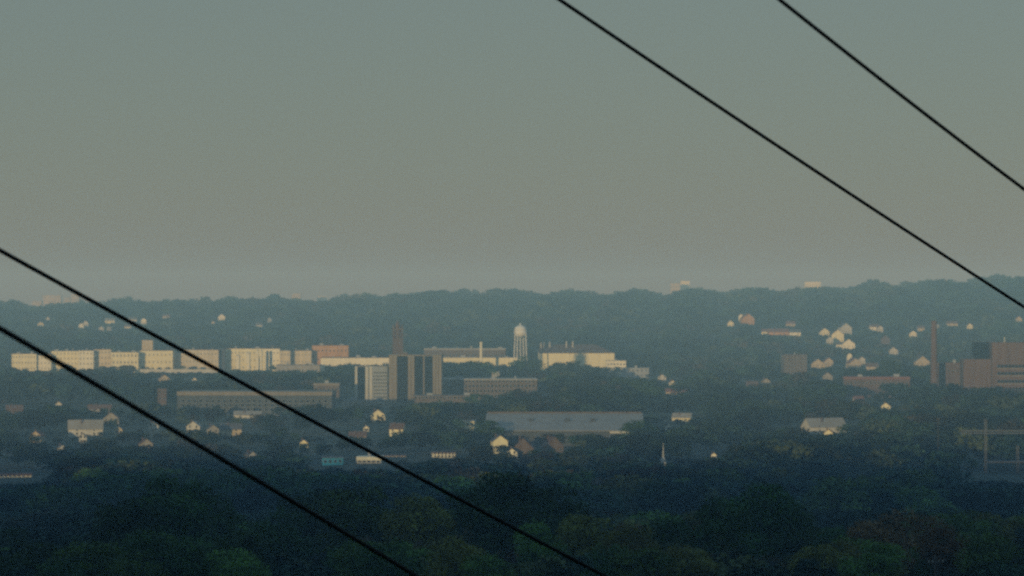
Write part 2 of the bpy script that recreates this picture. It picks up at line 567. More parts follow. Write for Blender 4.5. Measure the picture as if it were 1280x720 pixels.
# --- water tower -----------------------------------------------------------------
def water_tower():
    D = 3900.0
    x = wx(650.5, D)
    g = ghf(x, D)
    m = D / F
    t = thing('water_tower', 'white water tower with round tank on tall slender legs', 'water tower', (x, D, g), math.radians(17))
    zc = wz(414.5, D) - g
    R = 7.6 * m
    prof = []
    for k in range(9):                                   # bowl
        a = -math.pi / 2 + (math.pi / 2) * k / 8
        prof.append((max(0.9, R * math.cos(a)), zc - 1.5 + 5.6 * math.sin(a)))
    prof += [(R, zc + 2.6)]
    tk = MB().lathe(prof, 40).build('tank', M['white_steel'], t, smooth=True)
    MB().lathe([(R + 0.25, zc + 2.6), (R * 0.86, zc + 5.0), (R * 0.52, zc + 6.9), (0.9, zc + 8.0)], 40).build('tank_roof', M['white_steel'], t, smooth=True)
    MB().lathe([(1.1, zc + 8.0), (1.1, zc + 9.3), (0.2, zc + 10.2)], 16).build('vent', M['white_steel'], t)
    MB().lathe([(R + 1.0, zc - 1.8), (R + 1.0, zc - 1.5), (R - 0.05, zc - 1.5)], 40, cap=False).build('balcony', M['white_steel'], t)
    rb = MB()
    n = 24
    for k in range(n):
        a = 2 * math.pi * k / n
        p = (math.cos(a) * (R + 0.9), math.sin(a) * (R + 0.9))
        rb.box(p[0] - 0.05, p[0] + 0.05, p[1] - 0.05, p[1] + 0.05, zc - 1.5, zc - 0.4)
    rb.tube([(math.cos(2 * math.pi * k / n) * (R + 0.9), math.sin(2 * math.pi * k / n) * (R + 0.9), zc - 0.4) for k in range(n + 1)], 0.06, 6)
    rb.build('railing', M['white_steel'], t)
    MB().lathe([(0.6, -1), (0.6, zc - 5.5)], 16).build('riser_pipe', M['white_steel'], t)
    r0, r1, zt = R + 1.9, R - 0.15, zc - 1.0
    for k in range(4):
        a = math.pi / 4 + k * math.pi / 2
        c, s = math.cos(a), math.sin(a)
        MB().tube([(c * r0, s * r0, -1), (c * r1, s * r1, zt)], [0.7, 0.6], 12).build('leg', M['white_steel'], t)
    for f in (0.28, 0.55, 0.8):
        rr = r0 + (r1 - r0) * f
        z = zt * f
        for k in range(4):
            a, b = math.pi / 4 + k * math.pi / 2, math.pi / 4 + (k + 1) * math.pi / 2
            MB().tube([(math.cos(a) * rr, math.sin(a) * rr, z), (math.cos(b) * rr, math.sin(b) * rr, z)], 0.1, 6).build('strut', M['white_steel'], t)
    br = MB()
    lv = [0.0, 0.28, 0.55, 0.8]
    for f0, f1 in zip(lv[:-1], lv[1:]):
        for k in range(4):
            a, b = math.pi / 4 + k * math.pi / 2, math.pi / 4 + (k + 1) * math.pi / 2
            for p, q in ((a, b), (b, a)):
                ra, rb_ = r0 + (r1 - r0) * f0, r0 + (r1 - r0) * f1
                br.tube([(math.cos(p) * ra, math.sin(p) * ra, zt * f0), (math.cos(q) * rb_, math.sin(q) * rb_, zt * f1)], 0.025, 5)
    br.build('cross_bracing', M['white_steel'], t)
    clear(640, 661, 404, 446, D)


water_tower()


# --- office slab, its neighbour, brick tower, chimneys ---------------------------
def office():
    D = 2950.0
    m = D / F
    x0, x1 = wx(487, D), wx(553, D)
    cx, w = (x0 + x1) / 2, x1 - x0
    depth = 22.0
    g = ghf(cx, D + depth / 2)
    top = wz(443.5, D) - g
    t = thing('office_tower', 'tan office tower with three tall bands of dark glass', 'office tower', (cx, D + depth / 2, g), math.radians(-4))
    X = lambda p: (p - 520) * m
    hd = depth / 2
    MB().box(-w / 2 + 0.4, w / 2 - 0.4, -hd + 1.2, hd, -4, top - 0.8).build('wall', M['tan_concrete'], t)
    for a, b in ((487, 492), (492.3, 497), (511, 514.5), (515.2, 519), (530, 531.6), (542, 545.5), (546.5, 549), (550, 553)):
        MB().box(X(a), X(b), -hd, -hd + 1.19, -4, top - 0.81).build('pier', M['tan_concrete'], t)
    MB().box(-w / 2 - 0.2, w / 2 + 0.2, -hd - 0.2, hd + 0.2, top - 0.8, top).build('roof', M['tan_concrete'], t)
    MB().box(X(497.2), X(509), -2, 5, top, top + 2.2).build('plant_room', M['brown_brick'], t)
    for a, b in ((497, 511), (519, 530), (531.6, 542)):
        bay = MB()
        bay.box(X(a) + 0.02, X(b) - 0.02, -hd + 0.7, -hd + 1.17, -3, top - 1.2)
        gb = bay.build('glass_bay', M['glass'], t)
        sp = MB()
        for k in range(1, 13):
            z = top * k / 13
            sp.box(X(a) + 0.05, X(b) - 0.05, -hd + 0.62, -hd + 0.695, z - 0.18, z + 0.18)
        n = max(2, int((b - a) / 4))
        for k in range(1, n):
            xx = X(a) + (X(b) - X(a)) * k / n
            sp.box(xx - 0.07, xx + 0.07, -hd + 0.55, -hd + 0.618, -2, top - 1.5)
        sp.build('glazing_frame', M['cable'], gb)
    clear(487, 553, 443, 503, D)


office()


def finned_block():
    D = 2960.0
    m = D / F
    x0, x1 = wx(443, D), wx(484, D)
    cx, w = (x0 + x1) / 2, x1 - x0
    g = ghf(cx, D + 10)
    top = wz(457, D) - g
    t = thing('finned_office', 'grey mid-rise with white upright fins beside the tan office tower', 'office building', (cx, D + 10, g), math.radians(3))
    X = lambda p: (p - 463.5) * m
    MB().box(-w / 2 + 0.3, w / 2 - 0.3, -9, 10, -4, top - 0.6).build('wall', M['grey_metal'], t)
    MB().box(-w / 2, w / 2, -9.3, 10.3, top - 0.6, top).build('roof', M['grey_roof'], t)
    for a, b in ((443, 446), (456, 459.5), (461.5, 464.5)):
        MB().box(X(a), X(b), -10, -9.01, -4, top - 0.61).build('fin', M['offwhite'], t)
    MB().box(X(446.3), X(455.7), -9.5, -9.02, 0, top - 1.2).build('glass_bay', M['glass'], t)
    windows_front(t, X(466), X(483), -9, [3.2 * k + 1 for k in range(9)], 6, 1.2, 1.5)
    clear(443, 484, 457, 502, D)


finned_block()


def brick_tower():
    D = 3350.0
    m = D / F
    x = wx(497, D)
    g = ghf(x, D)
    top = wz(405, D) - g
    t = thing('brick_tower', 'slender dim brown brick tower rising behind the tan office tower', 'tower', (x, D, g), math.radians(8))
    h = 5.2
    MB().box(-h, h, -h, h, -3, top - 16).build('shaft', M['red_brick'], t)
    b = MB()
    for sx in (-1, 0, 1):
        for sy in (-1, 0, 1):
            if sx == 0 and sy == 0:
                continue
            b.box(sx * 4.2 - 0.8, sx * 4.2 + 0.8, sy * 4.2 - 0.8, sy * 4.2 + 0.8, top - 15.4, top - 6)
    b.box(-3, 3, -3, 3, top - 15.4, top - 6)
    b.build('belfry', M['red_brick'], t)
    MB().box(-h - 0.4, h + 0.4, -h - 0.4, h + 0.4, top - 16, top - 15.4).build('ledge', M['brown_brick'], t)
    MB().box(-h - 0.3, h + 0.3, -h - 0.3, h + 0.3, top - 6, top - 4.6).build('parapet', M['brown_brick'], t)
    for sx in (-1, 1):
        for sy in (-1, 1):
            MB().lathe([(0.9, top - 4.6), (0.7, top - 2.5), (0.1, top)], 8, c=(sx * 4.4, sy * 4.4)).build('pinnacle', M['brown_brick'], t)
    MB().lathe([(3.2, top - 4.6), (2.6, top - 1), (0.15, top + 4)], 4).build('cap', M['brown_roof'], t)
    clear(490, 504, 402, 443, D)


brick_tower()


def stack(name, label, px, ptop, D, r0, r1, mat, vis):
    x = wx(px, D)
    g = ghf(x, D)
    h = wz(ptop, D) - g
    t = thing(name, label, 'chimney', (x, D, g))
    MB().lathe([(r0, -2), (r1, h - 1.5)], 24).build('shaft', M[mat], t, smooth=False)
    MB().lathe([(r1 + 0.3, h - 1.5), (r1 + 0.3, h), (r1 - 0.3, h), (r1 - 0.3, h - 1)], 24, cap=False).build('rim', M[mat], t)
    clear(px - 4, px + 4, ptop, vis, D)


stack('factory_chimney', 'short white chimney standing alone beside the water tower', 601.3, 427.5, 3900, 1.9, 1.5, 'white', 449)
stack('brick_chimney', 'tall tapering brick chimney above the low brick mill', 1167.5, 401, 2960, 3.6, 2.5, 'stack_brick', 462)

# --- factory halls round the water tower ------------------------------------------
block('brick_hall', 'long brown brick hall with light roof edge behind the white chimney', 'industrial building', 530, 632, 435.5, 446, 4120, 40, 'brown_brick', 'pale_roof', 2, 24, 1.8, 2.4, 0, None, 4, cap=2.0, side=False, vis=445)
block('white_shed', 'long low white shed in front of the brown brick hall', 'industrial building', 554, 652, 446.8, 456, 3960, 25, 'cream', 'pale_roof', 1, 14, 1.4, 1.8, 0, None, 2, vis=452)
clear(620, 642, 446, 457, 3950)


def cream_hall():
    D = 3980.0
    m = D / F
    x0, x1 = wx(674, D), wx(767, D)
    cx, w = (x0 + x1) / 2, x1 - x0
    dep = 60.0
    g = ghf(cx, D + dep / 2)
    e = wz(441.5, D) - g
    rz = wz(431, D) - g
    t = thing('cream_hall', 'large cream sunlit hall with brown hipped roof beside the water tower', 'industrial building', (cx, D + dep / 2, g), math.radians(2))
    hw, hd = w / 2, dep / 2
    MB().box(-hw, hw, -hd, hd, -4, e).build('wall', M['cream'], t)
    b = MB()
    v = [(-hw - 0.6, -hd - 0.6, e + 0.01), (hw + 0.6, -hd - 0.6, e + 0.01), (hw + 0.6, hd + 0.6, e + 0.01), (-hw - 0.6, hd + 0.6, e + 0.01), (-hw + 3, 0, rz), (hw - 22, 0, rz)]
    b._add(v, [(0, 1, 5, 4), (1, 2, 5), (2, 3, 4, 5), (3, 0, 4), (3, 2, 1, 0)])
    rf = b.build('roof', M['brown_roof'], t)
    for px, h in ((676, 2.5), (680, 3.0), (687, 3.2), (708, 4.2), (716, 4.2)):
        xx = (px - 720.5) * m
        MB().lathe([(0.9, rz - 5), (0.9, rz + h - 0.4), (0.3, rz + h)], 12, c=(xx, -hd * 0.35)).build('vent_stack', M['offwhite'], rf)
    windows_front(t, -hw + 4, hw - 4, -hd, [4.0], 14, 1.8, 2.4)
    clear(674, 767, 430, 458, D)
    clear(674, 700, 441, 462, D)


cream_hall()
block('annex', 'small white annex with dark windows at the end of the large cream hall', 'industrial building', 758, 782.5, 450.5, 462, 3930, 20, 'white', 'pale_roof', 2, 6, 1.5, 2.0, 0, None, 1, vis=463)
block('grey_shed', 'pale grey shed beyond the small white annex among trees', 'industrial building', 779, 813, 460, 474, 3700, 24, 'grey_metal', 'pale_roof', 2, 6, 1.6, 2.0, -8, None, 1, vis=472)
clear(775, 812, 460, 474, 3700)

block('brick_mill', 'grey brown brick mill with pale roof line standing beside the tan office tower', 'mill', 554, 671, 473.5, 500, 3010, 40, 'brown_brick', 'pale_roof', 4, 24, 2.0, 2.4, 1.0, None, 3, cap=1.4, side=False, vis=496)
block('mill_wing', 'low brown wing across the foot of the tan office tower', 'mill', 516, 600, 494, 507, 2840, 18, 'brown_brick', 'grey_roof', 2, 18, 1.6, 2.0, 0, None, 2, side=False, vis=503)
block('low_building', 'long low dim building in front of the grey finned mid-rise', 'industrial building', 428, 486, 500.5, 509, 2800, 16, 'concrete', 'grey_roof', 1, 10, 1.5, 1.8, 0, None, 2, side=False, vis=507)
block('mill_shed', 'small pale shed roof behind the brick mill', 'shed', 569, 587, 473, 477, 3200, 12, 'offwhite', 'pale_roof', 0, 0, cap=1.8)
block('small_office', 'tiny pale cube among dark trees above the brick mill', 'shed', 615, 624.5, 463.5, 471, 3500, 9, 'offwhite', 'grey_roof', 2, 2, 1.2, 1.3)

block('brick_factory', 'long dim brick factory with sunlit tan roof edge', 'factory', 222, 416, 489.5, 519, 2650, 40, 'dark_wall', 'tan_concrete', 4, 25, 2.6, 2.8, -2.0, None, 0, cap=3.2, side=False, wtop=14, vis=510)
block('brick_factory', 'dim square brick end tower of the long factory', 'factory', 197, 208, 486, 512, 2660, 14, 'red_brick', 'brown_roof', 4, 2, 1.4, 2.0, 0, None, 0, vis=505)
block('brick_annex', 'pale roofed annex between the long brick factory and the grey finned mid-rise', 'factory', 392, 424, 479, 487, 2900, 20, 'brown_brick', 'tan_concrete', 2, 6, 1.5, 2.0, 0, None, 1, cap=2.2, side=False, vis=485)


# --- warehouse and houses in the valley -------------------------------------------
def warehouse():
    D = 2120.0
    m = D / F
    x0, x1 = wx(608, D), wx(805, D)
    cx, w = (x0 + x1) / 2, x1 - x0
    dep = 64.0
    g = ghf(cx, D + dep / 2)
    e = wz(538.5, D) - g
    rz = wz(517.5, D + dep * 0.75) - g
    t = thing('warehouse', 'long warehouse with broad pale grey pitched roof on the valley floor', 'warehouse', (cx, D + dep / 2, g), math.radians(-1.2))
    hw, hd = w / 2, dep / 2
    yr = hd * 0.5
    b = MB()
    b._add([(-hw, -hd, -3), (hw, -hd, -3), (hw, hd, -3), (-hw, hd, -3), (-hw, -hd, e), (hw, -hd, e), (hw, hd, e + 4), (-hw, hd, e + 4), (-hw, yr, rz), (hw, yr, rz)],
           [(0, 1, 5, 4), (1, 2, 6, 9, 5), (2, 3, 7, 6), (3, 0, 4, 8, 7), (4, 5, 9, 8), (8, 9, 6, 7), (3, 2, 1, 0)])
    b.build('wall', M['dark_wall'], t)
    b = MB()
    for (ya, za, yb, zb) in ((-hd - 0.8, e - 0.2, yr, rz), (yr, rz, hd + 0.8, e + 3.8)):
        o = 0.08
        b._add([(-hw - 0.8, ya, za + o), (hw + 0.8, ya, za + o), (hw + 0.8, yb, zb + o), (-hw - 0.8, yb, zb + o),
                (-hw - 0.8, ya, za + o + 0.35), (hw + 0.8, ya, za + o + 0.35), (hw + 0.8, yb, zb + o + 0.35), (-hw - 0.8, yb, zb + o + 0.35)],
               [(0, 3, 2, 1), (4, 5, 6, 7), (0, 1, 5, 4), (1, 2, 6, 5), (2, 3, 7, 6), (3, 0, 4, 7)])
    rf = b.build('roof', M['pale_roof'], t)
    MB().box(-hw, hw, yr + 0.3, yr + 1.0, rz + 0.1, rz + 1.5).build('ridge_wall', M['brown_brick'], t)
    for px in (664, 710, 742):
        xx = (px - 706) * m
        f = 0.55
        zz = e + (rz - e) * f
        yy = -hd + (yr + hd) * f
        MB().box(xx - 1.7, xx + 1.7, yy - 1.2, yy + 1.2, zz - 0.5, zz + 2.0).build('roof_vent', M['dark_steel'], rf)
    MB().box(-hw - 0.3, -hw + 7.5, -hd - 1.2, -hd - 0.81, e - 1.6, e - 0.3).build('fascia', M['offwhite'], t)
    MB().box(hw - 22, hw - 5, -hd - 1.2, -hd - 0.81, e - 1.6, e - 0.3).build('fascia', M['offwhite'], t)
    windows_front(t, -hw + 3, hw - 3, -hd, [4.5], 18, 2.2, 1.6)
    clear(606, 808, 517, 543, D)


warehouse()
house('cream cottage under the warehouse eaves beside the larger gabled house', 624, 559, 9.5, 9, 8.0, 'cream', 'grey_roof', 10, D=2035)
house('brown gabled house with white porch posts before the pale warehouse', 655, 573, 12.5, 12, 6.6, 'brown_brick', 'brown_roof', -6, D=1950, rise=6.2)
house('second brown gabled house beside a dark tree before the pale warehouse', 690.5, 568, 11, 12, 6.2, 'brown_brick', 'brown_roof', 14, D=1990, rise=5.8)
house('white lean house front squeezed between the fence trees and the brown gabled house', 641, 571, 6, 9, 4.5, 'white', 'grey_roof', -6, D=1938)
house('cream gabled house under the grey finned mid-rise in a gap of trees', 472, 526.5, 11.5, 9, 5.0, 'cream', 'brown_roof', 5)
house('cream house whose wall narrows behind treetops below the tan office tower', 497, 546, 10, 10, 5.5, 'cream', 'brown_roof', -10, gable=False)
house('tiny white house in trees between two cream houses', 458, 539.5, 4, 5, 2.8, 'white', 'grey_roof', 0)
house('low dim cream bungalow just above the middle cable', 447, 549.5, 12, 8, 2.4, 'pale_brick', 'brown_roof', 4, gable=False)
block('flat_house', 'cream box-like house left of the long warehouse roof', 'house', 568.5, 594, 526, 540, 2330, 14, 'cream', 'pale_roof', 2, 5, 1.5, 1.8, -6, None, 0, vis=537)
block('white_shop', 'white flat building with blue grey front under the middle cable', 'shop', 446.5, 477, 571, 591, 1880, 14, 'offwhite', 'white', 2, 5, 1.6, 1.9, -3, None, 1, cap=2.2, vis=590)
block('white_shop', 'white wedge-like low building past the middle cable among trees', 'shop', 478, 506, 569.5, 580, 1960, 12, 'white', 'brown_roof', 1, 5, 1.3, 1.4, 6, None, 0, vis=576)
block('white_shop', 'isolated low white building in dark trees between cable and gabled houses', 'shop', 540, 568, 565.5, 577, 1950, 12, 'white', 'brown_roof', 2, 6, 1.2, 1.5, 5, None, 0, vis=573)
block('teal_building', 'teal clad low building among dark trees below the cables', 'industrial building', 402, 428, 571.5, 586, 1875, 14, 'teal', 'grey_roof', 1, 4, 1.4, 1.6, 4, None, 0, vis=588)
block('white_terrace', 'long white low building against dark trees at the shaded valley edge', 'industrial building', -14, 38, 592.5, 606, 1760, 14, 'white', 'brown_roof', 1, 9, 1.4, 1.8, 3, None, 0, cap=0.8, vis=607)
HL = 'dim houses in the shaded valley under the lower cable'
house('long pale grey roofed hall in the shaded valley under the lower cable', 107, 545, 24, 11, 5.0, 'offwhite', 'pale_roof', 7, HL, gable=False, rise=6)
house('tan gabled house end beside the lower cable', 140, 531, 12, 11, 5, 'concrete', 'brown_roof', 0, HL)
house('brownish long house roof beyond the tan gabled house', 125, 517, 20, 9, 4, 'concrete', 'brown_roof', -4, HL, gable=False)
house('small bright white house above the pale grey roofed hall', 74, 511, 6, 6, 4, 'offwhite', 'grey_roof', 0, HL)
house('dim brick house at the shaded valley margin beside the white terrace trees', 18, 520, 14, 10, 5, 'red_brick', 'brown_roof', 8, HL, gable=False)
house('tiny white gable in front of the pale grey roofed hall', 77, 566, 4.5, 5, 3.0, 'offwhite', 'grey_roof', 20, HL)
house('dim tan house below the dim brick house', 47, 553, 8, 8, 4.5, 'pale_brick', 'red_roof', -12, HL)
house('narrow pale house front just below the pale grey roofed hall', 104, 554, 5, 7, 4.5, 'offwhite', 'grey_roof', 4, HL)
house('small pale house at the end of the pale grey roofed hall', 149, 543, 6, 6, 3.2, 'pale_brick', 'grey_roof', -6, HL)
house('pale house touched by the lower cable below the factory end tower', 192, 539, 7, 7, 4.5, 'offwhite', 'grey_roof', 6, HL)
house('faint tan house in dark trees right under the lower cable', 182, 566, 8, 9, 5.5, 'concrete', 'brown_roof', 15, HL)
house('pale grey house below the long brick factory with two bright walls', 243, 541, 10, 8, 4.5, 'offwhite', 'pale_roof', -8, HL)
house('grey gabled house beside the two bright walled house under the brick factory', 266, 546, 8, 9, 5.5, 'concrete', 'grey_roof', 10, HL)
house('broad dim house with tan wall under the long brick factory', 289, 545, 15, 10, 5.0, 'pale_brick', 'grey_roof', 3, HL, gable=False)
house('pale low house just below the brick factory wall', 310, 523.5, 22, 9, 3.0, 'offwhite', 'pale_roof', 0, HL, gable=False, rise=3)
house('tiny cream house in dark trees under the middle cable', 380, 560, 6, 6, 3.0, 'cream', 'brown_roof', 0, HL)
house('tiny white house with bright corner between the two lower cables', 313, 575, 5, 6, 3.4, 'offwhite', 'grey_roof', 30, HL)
HR = 'dim houses in the shaded trees on the valley side opposite the cables'
house('long lilac grey roofed building sloping through the dark trees', 1030, 541, 30, 14, 4.2, 'offwhite', 'pale_roof', 24, HR, gable=False, rise=6)
house('small white gable lit at the low end of the lilac grey roof', 1036, 548, 6, 7, 3.6, 'cream', 'red_roof', -10, HR)
house('small cream house alone in dark trees above the lilac grey roof', 1108, 516, 8, 8, 5.5, 'cream', 'brown_roof', -14, HR)
house('low white house beneath a reddish bank of trees', 1073, 503.5, 9, 8, 3.0, 'offwhite', 'red_roof', 8, HR, gable=False)
house('low pale roofed house beside the long warehouse end', 853, 527.5, 15, 9, 3.4, 'cream', 'pale_roof', -16, HR, gable=False)
house('tiny white house under trees at the warehouse end', 836, 538, 5, 5, 2.8, 'white', 'grey_roof', 0, HR)
house('low orange brown bungalow in trees above the warehouse end', 846, 493.5, 22, 9, 2.8, 'pale_brick', 'red_roof', 3, HR, gable=False, rise=3)
house('white gabled house past the grey shed', 840, 484, 7, 8, 4.5, 'white', 'red_roof', 5, HR)
house('pale house among trees beside the grey shed', 828, 477, 9, 9, 4.5, 'offwhite', 'grey_roof', -8, HR)
house('low brown bungalow in trees left of the brown apartment block', 940, 485, 12, 9, 3.4, 'concrete', 'brown_roof', 0, HR, gable=False)
house('small brown house just under the brown apartment block', 957, 481.5, 9, 8, 4.0, 'concrete', 'brown_roof', 6, HR)
house('tiny white hut in deep dark trees beside the spire', 892, 575.5, 3.2, 4, 3.2, 'white', 'grey_roof', 0, HR, name='hut', cat='hut')


def church():
    D = 1720.0
    x = wx(829, D)
    g = ghf(x, D)
    top = wz(553.5, D) - g
    t = thing('church', 'small white church steeple with needle spire poking from dark trees', 'church', (x, D, g), math.radians(10))
    MB().box(-1.2, 1.2, -1.2, 1.2, -2, top - 9.2).build('steeple', M['offwhite'], t)
    MB().lathe([(1.5, top - 9.2), (0.45, top - 7.6), (0.28, top - 4), (0.08, top)], 8).build('spire', M['offwhite'], t)
    MB().prism([(-4.2, -2), (4.2, -2), (4.2, 4.5), (0, 8.2), (-4.2, 4.5)], 1.21, 17).build('nave', M['offwhite'], t)
    b = MB()
    for sg in (-1, 1):
        p = [(0, 8.22), (0, 8.5), (sg * 4.7, 4.35), (sg * 4.7, 4.07)]
        b.prism(p if sg < 0 else p[::-1], 1.7, 17.4)
    b.build('roof', M['grey_roof'], t)
    windows_front(t, -0.9, 0.9, -1.2, [top - 13.5], 1, 0.9, 1.7)
    clear(826, 832, 553, 582, D)


church()

# --- houses on the sunlit hillside --------------------------------------------------
HILL = 'sunlit houses among trees on the far hillside'
for row in (
    # px, pbot, w, d, eave, wall, roof, yaw, gable, label
    (51, 409, 8, 8, 4.5, 'cream', 'red_roof', 5, 1, 'pinkish cream house high among the trees over the white row end'),
    (60.5, 401.5, 6, 7, 4.0, 'offwhite', 'grey_roof', -8, 1, 'small pale house just above the pinkish cream hillside house'),
    (101.5, 411.5, 7, 8, 5.5, 'white', 'grey_roof', 8, 1, 'bright white house of a close hillside pair over the white row'),
    (107.5, 409, 7, 8, 6.5, 'offwhite', 'brown_roof', 0, 1, 'taller pale house of a close hillside pair over the white row'),
    (127, 414, 7, 8, 4.0, 'offwhite', 'pale_roof', 0, 1, 'lilac white house on the hillside below the wide cream house'),
    (136.5, 414, 6, 7, 3.5, 'grey_metal', 'pale_roof', 0, 0, 'bluish white low house next to the lilac white one'),
    (137.5, 405, 14, 9, 4.5, 'cream', 'pale_roof', 4, 0, 'wide cream house high on the hillside next to the middle cable'),
    (160, 411.5, 9, 8, 3.5, 'cream', 'brown_roof', 0, 0, 'cream house tucked right under the middle cable on the hillside'),
    (166, 402.5, 13, 9, 4.0, 'offwhite', 'grey_roof', -4, 0, 'pale wide house right above the middle cable on the hillside'),
    (179.5, 406, 7, 9, 7.0, 'white', 'grey_roof', 10, 1, 'tall bright white house just past the middle cable'),
    (208, 398.5, 11, 8, 3.6, 'pale_brick', 'brown_roof', 0, 0, 'dim tan house near the hilltop over the penthouse block'),
    (277, 401.5, 10, 9, 6.5, 'white', 'grey_roof', 6, 1, 'square white house alone on the hillside over the dark gap'),
    (266.5, 406, 5, 5, 3.0, 'pale_brick', 'brown_roof', 0, 1, 'tiny tan house beside the square lone white house'),
    (324, 409.5, 9, 8, 4.0, 'offwhite', 'grey_roof', 0, 0, 'low pale hillside house of the pair over the silos'),
    (337.5, 404.5, 6, 8, 6.0, 'grey_metal', 'pale_roof', -6, 1, 'upright pale grey hillside house of the pair over the silos'),
    (913, 409, 8, 9, 5.5, 'cream', 'red_roof', 0, 1, 'small cream house beside the orange mansion on the hill'),
    (926, 402.5, 6, 8, 8.5, 'white', 'red_roof', 0, 1, 'tall white gable front attached below the orange mansion'),
    (934, 406.5, 17, 12, 9.0, 'orange_brick', 'red_roof', 12, 1, 'orange brick mansion high on the far hillside'),
    (957, 418.5, 10, 9, 3.6, 'cream', 'red_roof', -6, 0, 'low cream house at the start of the red roofed terrace'),
    (973, 420, 26, 11, 5.0, 'orange_brick', 'red_roof', 5, 0, 'long reddish terrace between two cream hillside houses'),
    (994, 420.5, 14, 10, 5.0, 'white', 'grey_roof', -4, 0, 'bright white wide house ending the reddish terrace'),
    (988, 408.5, 12, 9, 4.0, 'pale_brick', 'red_roof', 0, 0, 'dim orange house roof above the reddish terrace'),
    (1030, 420, 12, 9, 5.0, 'cream', 'brown_roof', 8, 1, 'cream house leading the bright hillside cluster'),
    (1037, 431, 8, 8, 6.5, 'offwhite', 'grey_roof', 0, 1, 'pale narrow house low in the bright hillside cluster'),
    (1047, 429, 15, 12, 10.5, 'cream', 'orange_brick', -4, 1, 'largest cream yellow house of the bright hillside cluster'),
    (1056, 418, 15, 11, 8.5, 'offwhite', 'grey_roof', 14, 1, 'greyish house standing highest in the bright hillside cluster'),
    (1050, 434.5, 9, 8, 3.6, 'white', 'grey_roof', 0, 0, 'low white house under the largest cream yellow house'),
    (1061, 437, 15, 10, 6.5, 'white', 'pale_roof', -8, 1, 'whitest boxy house at the foot of the bright cluster'),
    (1061.5, 454, 5, 7, 9.0, 'white', 'grey_roof', 0, 1, 'thin upright white house below the bright cluster'),
    (1092.5, 413, 11, 9, 4.5, 'white', 'brown_roof', 6, 0, 'white house high on the hill with smaller one adjoining'),
    (1100, 415.5, 7, 9, 6.0, 'offwhite', 'brown_roof', 0, 1, 'pale upright house adjoining the high white house'),
    (1107.5, 431.5, 11, 10, 7.0, 'red_brick', 'red_roof', -16, 1, 'red brick house with white corner downhill of the high white house'),
    (1118, 444, 10, 9, 5.0, 'offwhite', 'brown_roof', -20, 1, 'pale grey house at the low end of the stepped hillside string'),
    (1141, 422, 9, 9, 5.0, 'white', 'grey_roof', 0, 1, 'lone bright white house left of the tall brick chimney'),
    (1151, 414, 9, 8, 3.5, 'pale_brick', 'brown_roof', 0, 0, 'dim tan house just above the lone bright white house'),
    (1171.5, 411, 5, 6, 4.0, 'grey_metal', 'pale_roof', 0, 1, 'small grey white house right beside the brick chimney top'),
    (1212, 411.5, 7, 8, 4.5, 'cream', 'brown_roof', 0, 1, 'yellowish lone house on the hill above the dark penthouse'),
    (1190, 407.5, 14, 8, 3.0, 'pale_brick', 'brown_roof', 0, 0, 'faint greenish tan house between brick chimney and yellowish lone house'),
    (1273, 402.5, 8, 8, 4.0, 'pale_brick', 'red_roof', 0, 1, 'faint orange house on the hill above the brick building'),
    (1022, 461, 13, 10, 5.0, 'pale_brick', 'brown_roof', 0, 1, 'tan house below the bright cluster beside the brown apartment block'),
    (1035, 459, 9, 9, 6.5, 'pale_brick', 'red_roof', 8, 1, 'tan narrow house next to the tan house below the cluster'),
    (1035, 476, 9, 9, 4.0, 'concrete', 'brown_roof', -10, 1, 'dim grey house lowest under the hillside cluster'),
    (1067, 461, 13, 11, 6.0, 'pale_brick', 'red_roof', 16, 1, 'tan house with red roof below the thin upright white house'),
    (1077, 456, 7, 8, 6.0, 'offwhite', 'red_roof', 0, 1, 'pale upright house touching the tan red roofed house'),
    (1090, 463, 12, 9, 4.0, 'pale_brick', 'brown_roof', 0, 0, 'dim tan bungalow beside a dark round tree'),
    (1152, 459, 15, 10, 6.0, 'pale_brick', 'grey_roof', 6, 1, 'pale tan house at the foot of the brick chimney'),
):
    px, pb, w, d, he, wl_, rf_, yw, gb, lab = row
    house(lab, px, pb, w * 1.25, d * 1.2, he * 1.25, wl_, rf_, yw, HILL, bool(gb))

block('apartment_block', 'dim brown apartment block standing before the far hillside', 'apartment building', 979, 1008, 443, 472, 3750, 22, 'brown_brick', 'brown_roof', 7, 7, 1.5, 1.7, 4, None, 1, vis=469)
block('low_mill', 'long dark red brick mill roof below the hillside houses', 'mill', 1056, 1138, 471, 482, 3100, 26, 'red_brick', 'red_roof', 2, 16, 1.6, 2.0, -3, None, 2, cap=2.4, side=False, vis=480)
block('low_mill', 'long low brick mill joining the brick chimney to the brick office', 'mill', 1172, 1216, 453.5, 474, 3000, 24, 'red_brick', 'brown_roof', 3, 8, 1.7, 2.0, 0, None, 1, cap=1.5, side=False, vis=463)


